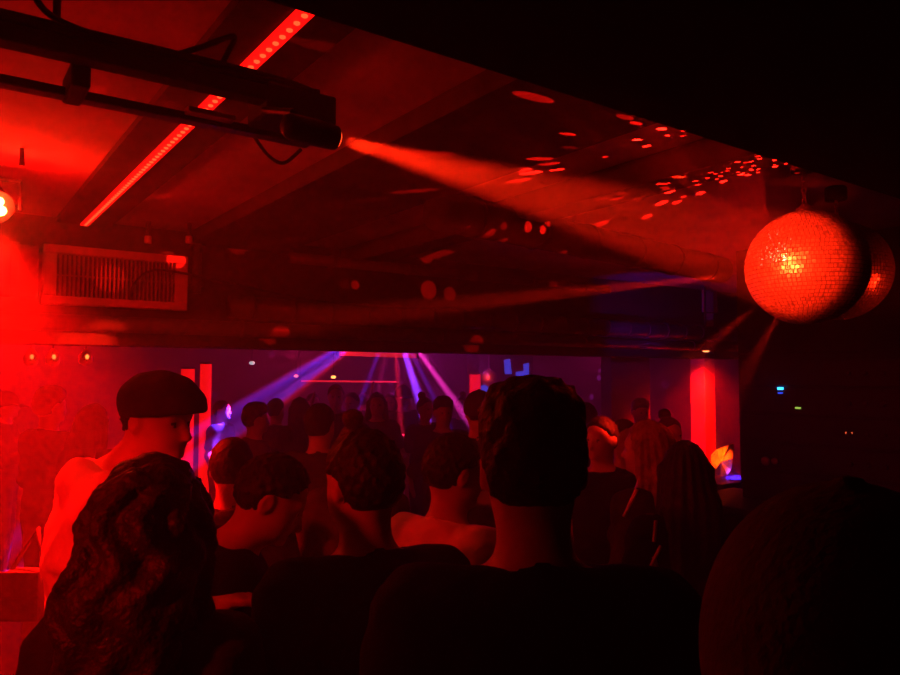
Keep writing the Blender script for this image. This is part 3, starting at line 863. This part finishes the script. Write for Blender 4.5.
for (px, lab, k) in [(31, 'faint amber wall lamp glinting at far left, leftmost of three', .5), (53, 'amber wall lamp glinting at left, middle one of three', .7), (86, 'brightest amber wall lamp at left, nearest the capped man', 1.0)]:
    c = PY(px, 357, 6.6)
    t = empty_at('glass_lamp', c, lab, 'lamp', 'row of three amber lamps')
    MB().lathe([(.02, -.07), (.05, -.05), (.055, 0), (.03, .05), (.015, .07)], c, 18).build('glass_shade', M['glass'], t, True)
    MB().lathe([(.001, -.02), (.013, -.012), (.014, .01), (.003, .02)], c + Vector((0, -.056, 0)), 10).build('bulb', mat('amber bulb', (1, .4, .1), .4, emit=(1, .22, .04), estr=3.0 * k), t, True)
    MB().tube([c + Vector((0, 0, .07)), (c.x, c.y, CH - .001)], .006, 6).build('cord', M['rubber'], t)

# small red sign box
c = P(637, 360, 8.6)
t = empty_at('sign_box', c, 'small red lit box sign hanging under the bulkhead left of the red column', 'sign')
wbox(MB(), c, .13, .06, c.z - .035, c.z + .035, .006).build('box', M['black'], t)
MB().box(c.x - .058, c.x + .058, c.y - .034, c.y - .031, c.z - .027, c.z + .027).build('lit_face', M['exit'], t)
MB().tube([c + Vector((0, 0, .035)), (c.x, c.y, CH - .001)], .008, 6).build('stem', M['black'], t)

# blue lit screen on the far right wall
def wallpt(px, py): return PX(px, py, 9.17)
t = empty_at('video_screen', wallpt(516, 380), 'broken blue lit panels of a screen on the far wall, above the front man\'s hair', 'screen')
def quad_panel(pts, m, name):
    mb = MB(); q = [wallpt(*p) for p in pts]; n = Vector((-.03, 0, 0))
    mb.add([v for v in q] + [v + n for v in q], [(0, 1, 2, 3), (7, 6, 5, 4), (0, 4, 5, 1), (1, 5, 6, 2), (2, 6, 7, 3), (3, 7, 4, 0)])
    mb.build(name, m, t)
quad_panel([(505, 360), (510, 359), (512, 374), (506, 374)], M['bluescreen'], 'lit_panel')
quad_panel([(524.5, 364), (529, 363), (529, 376), (525, 375)], M['bluescreen'], 'lit_panel')
quad_panel([(517, 372), (524, 371), (524, 376), (517, 376)], M['bluescreen'], 'lit_panel')
quad_panel([(513.5, 381), (518, 381), (518, 389), (513.5, 389)], M['bluescreen'], 'lit_panel')
quad_panel([(524.5, 381), (529, 381), (529, 390), (524.5, 390)], M['bluescreen'], 'lit_panel')
quad_panel([(519, 382), (523.5, 382), (523.5, 389), (519, 389)], M['dimscreen'], 'dim_panel')
quad_panel([(513, 377), (523, 377), (523, 380), (513, 380)], M['dimscreen'], 'dim_panel')
quad_panel([(482, 386), (488, 384), (488, 392), (482, 393)], M['bluescreen'], 'lit_panel')
mb = MB()
q = [wallpt(*p) for p in [(500, 356), (532, 356), (532, 394), (500, 394)]]; n = Vector((-.008, 0, 0)); q = [v + Vector((.025, 0, 0)) for v in q]
mb.add(q + [v + n for v in q], [(0, 1, 2, 3), (7, 6, 5, 4), (0, 4, 5, 1), (1, 5, 6, 2), (2, 6, 7, 3), (3, 7, 4, 0)]); mb.build('backing_board', M['dark'], t)

# ------------------------------------------------------------------ counter and rack at the right
t = empty_at('counter', (4.6, 2.6, 0), 'black counter in front of the dark side wall, below the orange paper', 'counter')
MB().box(4.28, 4.94, 1.4, 3.2, 0.08, .955, .01).build('body', M['blackwall'], t)
MB().box(4.22, 4.98, 1.36, 3.25, .955, 1.0, .008).build('worktop', M['black'], t)
MB().box(4.33, 4.94, 1.45, 3.15, 0.0, 0.08).build('plinth', M['black'], t)
t = empty_at('equipment_rack', (4.75, 2.35, 1.001), 'dark sound rack with tiny coloured lights standing on the black counter', 'rack')
y0, y1 = 1.75, 2.95
MB().box(4.62, 4.96, y0, y1, 1.001, 2.0, .012).build('case', M['blackwall'], t)
for k in range(5):
    z = 1.04 + k * .185
    MB().box(4.60, 4.625, y0 + .04, y1 - .04, z, z + .165, .004).build('unit_front', M['black'], t)
    for j in range(4):
        MB().lathe([(.018, 0), (.016, .012), (.014, .014)], (4.60, y0 + .15 + j * .1, z + .08), 12, (-1, 0, 0)).build('knob', M['steel'] if 0 else M['rail'], t, True)
def rack_led(px, py, m, wy, hz_, name):
    c = PX(px, py, 4.597)
    MB().box(c.x - .006, c.x + .004, c.y - wy / 2, c.y + wy / 2, c.z - hz_ / 2, c.z + hz_ / 2, .001).build(name, m, t)
rack_led(780.5, 388.5, M['bluled'], .038, .017, 'blue_led'); rack_led(780.5, 393, M['bludim'], .032, .01, 'blue_led')
rack_led(798, 408, M['grnled'], .034, .011, 'green_led'); rack_led(849, 433, M['ambled'], .04, .011, 'amber_led')
c = PX(766, 461, 4.59); MB().lathe([(.03, 0), (.03, .01), (.02, .016)], c, 16, (-1, 0, 0)).build('round_dial', M['steel'], t, True)
c = PX(775, 461, 4.59); MB().lathe([(.022, 0), (.022, .01), (.015, .016)], c, 16, (-1, 0, 0)).build('round_dial', M['steel'], t, True)
# folded orange paper and blue-lit tray on a shelf next to the pillar
c = P(722, 478, 5.9)
t = empty_at('side_table', (c.x, c.y, 0), 'dark side table with blue-lit top edge beside the black pillar', 'table')
tb = c.z
wbox(MB(), c, .62, .42, tb - .05, tb, .006).build('table_top', mat('blue glossy top', (.12, .12, .4), .4, noise=.1), t)
for sx in (-.26, .26):
    for sy in (-.16, .16):
        q = Vector((c.x + sx, c.y + sy, 0)); wbox(MB(), q, .04, .04, 0, tb - .05).build('leg', M['black'], t)
light('blue_table_light', 'SPOT', P(739, 462, 5.85), 25, (.06, .02, 1), P(738, 480, 5.9), 90, .7, .02)
a_ = P(723, 476, 5.88)
t = empty_at('folded_paper', a_, 'crumpled orange-lit folded paper standing up beside the dark-haired woman', 'paper')
pts = [(712, 474), (711, 455), (717, 450), (723, 447), (729, 445), (734, 443), (733, 458), (731, 470), (727, 475), (720, 476)]
mb = MB(); n_ = len(pts)
dd = [5.95, 5.98, 5.88, 5.96, 5.87, 5.94, 5.90, 5.96, 5.9, 5.97]
fv = [P(x, y_, k) for (x, y_), k in zip(pts, dd)]; cv = P(721, 462, 5.85)
off = W(0, .012, 0)
mb.add(fv + [cv] + [v + off for v in fv] + [cv + off],
       [(i, (i + 1) % n_, n_) for i in range(n_)] + [(n_ + 1 + (i + 1) % n_, n_ + 1 + i, 2 * n_ + 1) for i in range(n_)] + [(i, n_ + 1 + i, n_ + 1 + (i + 1) % n_, (i + 1) % n_) for i in range(n_)])
mb.build('paper_sheet', M['orange'], t)
light('paper_light', 'SPOT', P(716, 430, 5.6), 110, (1, .06, .004), P(720, 456, 5.9), 30, .8, .01)

light('hair_rim_light', 'SPOT', P(742, 340, 4.0), 130, RED, P(664, 448, 3.1), 15, .9, .03)  # unseen spot without a fixture, added to redden the light hair's edge
# ------------------------------------------------------------------ people
HERO = 0.008
# woman with long wavy hair, foreground left
f1 = Fig(yaw=4, pitch=6, female=True, hands=False)
woman_wavy = person(f1, 150, 462, 1.36, label='person with long tousled dark hair seen from behind, in front of the capped man', hair='wavy', hair_mat=M['hairb'],
       shirt='long', shirt_mat=M['darkcloth'], turn=4, h=HERO)
# capped man in pale shirt
f2 = Fig(yaw=-52, pitch=8, build=1.05, hoff=(.03, .105, -.015), arms={'l': ((-.33, -.05, 1.15), (-.31, .06, .90), (0, .2, -1)), 'r': ((.26, -.05, 1.14), (.24, .05, .88), (0, .2, -1))})
man_cap = person(f2, 112, 369, 2.2, label='person in a dark flat peaked cap and pale crumpled shirt, head turned to the right', hair='crop', cap='flat', shirt='long', shirt_mat=M['palecloth'], turn=56, h=HERO, loose=.022)
# man with black tee looking down at his hands
f4 = Fig(yaw=-4, pitch=32, hoff=(0, .05, -.02), arms={'r': ((.32, -.17, 1.15), (.31, -.06, 1.40), (-.15, .8, .1)), 'l': ((-.16, .16, 1.16), (.08, .26, 1.3), (.8, .3, .2))})
man_phone = person(f4, 230, 438, 1.95, label='person in a black T-shirt with bare pale neck, looking down, hands raised at the belly', hair='short', shirt='short', turn=72, h=.0065)
# man centre-left
f5 = Fig(yaw=16, pitch=5)
man_left = person(f5, 368, 428, 1.66, label='person in a black top, left cheek and ear lit red, between the two pale necks', hair='short', shirt='short', turn=-24, h=HERO)
# person in pale top
f6 = Fig(yaw=-18, pitch=12, roll=0)
pale_top = person(f6, 446, 432, 2.25, label='person with dark hair in a pale top, half hidden behind the front man', hair='short', shirt='short', shirt_mat=M['palecloth'], turn=42, h=HERO)
# man in front
f7 = Fig(yaw=2, pitch=4, build=1.04)
man_front = person(f7, 533, 388, 1.22, label='person with thick curly dark hair seen from behind at centre, nearest bare nape', hair='curly', shirt='short', turn=2, h=HERO)
# dark cap very near
f9 = Fig(yaw=0, pitch=-6, build=1.05, hands=False)
near_cap = person(f9, 846, 497, .50, label='person in a dark round cap filling the lower right corner, closest to the viewer', hair='crop', cap='brim', shirt='long', shirt_mat=M['blackcloth'], turn=24, h=HERO, cap_mat=M['capgrey'])
# right-hand group
g = 'people talking at the right'
person(Fig(yaw=8, female=False), 601, 416, 3.7, label='person with a red-lit cheek right behind the curly-haired front man', hair='short', shirt='short', turn=-130, h=.010, group=g)
person(Fig(female=False, yaw=-10), 624, 419, 4.1, label='person standing farther back between the red-lit cheek and the light-haired woman', hair='short', shirt='short', shirt_mat=M['darkcloth'], turn=150, h=.011, group=g)
person(Fig(female=True, yaw=10), 648, 420, 3.0, label='person with long light hair edged in bright red beside the column', hair='long', hair_mat=M['hairl'], shirt='long', shirt_mat=M['darkcloth'], turn=-40, h=.010, group=g)
woman_dark = person(Fig(female=True), 685, 441, 2.6, label='person with long straight dark hair and pale braid on the sleeve, before the red column', hair='long', shirt='long', shirt_mat=M['blackcloth'], turn=4, h=.009, group=g)
person(Fig(female=True), 669, 417, 4.6, label='person whose lit face shows beside the red column, above the long dark hair', hair='bun', shirt='short', turn=165, h=.011, group=g)

bpy.context.view_layer.update()
from mathutils.bvhtree import BVHTree
def onto(root, child, px, py, fallback):
    """point on the garment that is seen at (px, py)"""
    ch = [c for c in root.children if c.name.split('.')[0] == child][0]
    mw = ch.matrix_world; me = ch.data
    tree = BVHTree.FromPolygons([mw @ v.co for v in me.vertices], [list(p.vertices) for p in me.polygons])
    o = Vector((0, 0, CZ)); dr = (P(px, py, 1.0) - o).normalized()
    hit = tree.ray_cast(o, dr)
    q = hit[0] if hit[0] is not None else P(px, py, fallback)
    return q - dr * .004, ch
def braid(root, pix, r, fb):
    pts = []
    for (x, y_) in pix:
        q, ch = onto(root, 'shirt', x, y_, fb); pts.append(q)
    mb = MB(); mb.tube(curve_pts(pts, 14), r, 8)
    inv = root.matrix_world.inverted(); mb.v = [tuple(inv @ Vector(v)) for v in mb.v]
    o = mb.build('braid_trim', M['stripe'], None, True); o.parent = root
    o['label'] = 'pale red and green braid'
for pix in ([(637, 489), (631, 502), (624, 517)], [(656, 521), (655, 532), (654, 542)], [(661, 546), (654, 560), (647, 577)], [(654, 557), (657, 568), (658, 578)]):
    braid(woman_dark, pix, .007, 2.55)
# pale shoulder bag of the capped man
c = P(24, 592, 2.5)
t = empty_at('shoulder_bag', (c.x, c.y, c.z - .09), 'pale square bag hanging behind the capped man at the left edge', 'bag', rotz=-YAW)
def lb(mb, x0, x1, y0, y1, z0, z1, bev): return mb.box(x0, x1, y0, y1, z0, z1, bev)
lb(MB(), -.06, .07, -.04, .04, .0, .165, .012).build('pouch', M['greycloth'], t, loc=(0, 0, 0))
lb(MB(), -.063, .073, -.046, -.036, .08, .168, .006).build('flap', M['greycloth'], t, loc=(0, 0, 0))
MB().tube([(-.05, 0, .15), (-.02, .02, .22), (.03, .02, .30), (.06, -.0, .15)], .008, 8).build('strap', M['greycloth'], t, True, loc=(0, 0, 0))

# crowd prototypes: coarser meshes, shared by the copies
UP = {'r': ((.30, .10, 1.36), (.24, .20, 1.56), (-.1, .3, 1)), 'l': ((-.25, -.02, 1.13), (-.2, .18, 1.0), (.2, .6, -.4))}
UP2 = {'l': ((-.30, .10, 1.50), (-.24, .16, 1.78), (.1, .2, 1)), 'r': ((.30, .10, 1.52), (.24, .16, 1.80), (-.1, .2, 1))}
FR = {'l': ((-.26, .02, 1.14), (-.16, .25, 1.20), (.3, .8, .3)), 'r': ((.26, .02, 1.14), (.16, .25, 1.2), (-.3, .8, .3))}
PR = {}
HC = .014
def proto(key, fig, hair, shirt, sm, hm=None, cap=None):
    PR[key] = fig_meshes(fig, hair, cap, shirt, .84, 0, HC, M['skin'] if key[0] != 'm' else M['skin2'], hm or M['hair'], sm, M['denim'])
proto('a', Fig(hands=False), 'short', 'short', M['darkcloth'])
proto('b', Fig(hands=False, female=True, arms=FR), 'long', 'short', M['darkcloth'])
proto('c', Fig(hands=False, arms=UP), 'short', 'short', M['darkcloth'])
proto('d', Fig(hands=False, arms=FR), 'crop', 'long', M['darkcloth'], cap='brim')
proto('e', Fig(hands=False, female=True), 'bun', 'short', M['darkcloth'], M['hairb'])
proto('f', Fig(hands=False, arms=FR), 'curly', 'long', M['darkcloth'])
proto('g', Fig(hands=False, female=True, arms=UP2), 'long', 'short', M['greycloth'], M['hairb'])
CG = 'dancers on the floor beyond the bulkhead'
for (k, px, top, d, turn, lab) in [
    ('a', 232, 437, 2.75, -10, 'person with dark hair just left of the bowed head with the bare neck'),
    ('e', 357, 419, 2.9, 10, 'person whose knot of hair peeks over the man with the red-lit ear'),
    ('a', 320, 403, 4.0, 15, 'dark silhouetted person between the left beams and the man with the lit ear'),
    ('d', 479, 390, 4.4, 0, 'person whose rounded dark head shows left of the curly-haired front man'),
    ('f', 50, 388, 4.9, 30, 'hazy dark person at the left edge behind the pale square bag'),
    ('b', 94, 402, 4.4, 15, 'hazy person with long hair behind the capped man\'s shoulder'),
    ('a', 502, 381, 7.2, 10, 'small dark head just below the tiny mirror ball'),
    ('d', 403, 385, 8.2, 160, 'small person in a cap right under the red centre beam'),
    ('c', 336, 384, 7.4, 170, 'small person with one arm raised near the warm orange lamp'),
    ('b', 377, 391, 7.0, 175, 'small pink-faced person left of the red centre beam'),
    ('a', 352, 392, 7.9, -160, 'small dark person between the raised arm and the pink face'),
    ('f', 443, 398, 6.0, 165, 'person with pink-lit face between the two brightest beams'),
    ('e', 425, 396, 7.2, 140, 'small person in the foot of the wide violet beam'),
    ('g', 390, 393, 9.4, 180, 'small far person with both arms up behind the cap under the centre beam'),
    ('b', 300, 396, 6.2, -30, 'person in dark clothes right of the slanting blue beam'),
    ('a', 276, 398, 7.0, 20, 'person standing under the slanting red beam left of the pink lamp'),
    ('f', 255, 404, 5.5, 60, 'person with blue-lit cheek in the middle of the slanting beam'),
    ('a', 222, 400, 7.8, 100, 'person at the lower end of the slanting blue beam'),
    ('e', 462, 395, 8.4, -170, 'small person left of the short glowing column'),
    ('c', 313, 393, 8.8, 150, 'far person with raised arm behind the thin red light bar\'s left end'),
    ('a', 364, 393, 10.4, 30, 'far dark person exactly under the middle of the thin red light bar'),
    ('b', 556, 397, 6.6, 20, 'dark person in the gloom right of the curly-haired front man\'s crown'),
    ('a', 585, 402, 5.6, -40, 'dark person behind the cheek-lit talker at right'),
    ('f', 640, 400, 6.8, 170, 'dark person standing far back left of the red column'),
    ('d', 6, 391, 6.6, 70, 'hazy person in a cap at the far left edge under the amber lamps'),
    ]:
    a, u = ray(px, top); z = min(1.95, max(1.5, CZ + u * d))
    loc = W(a * d, d, 0); rz, hs = -YAW - R(turn), z / (1.785 if k in 'deb' else 1.775)
    if not PR.get(k + '_used'):
        PR[k + '_root'] = place_fig(PR[k], loc, rz, hs, lab, CG); PR[k + '_used'] = True
    else:
        r0 = PR[k + '_root']; r = r0.copy(); COL.objects.link(r)
        r.location = loc; r.rotation_euler = (0, 0, rz); r.scale = (hs, hs, hs)
        tag(r, lab, 'person', CG)
        for chd in list(r0.children):
            cc = chd.copy(); COL.objects.link(cc); cc.parent = r
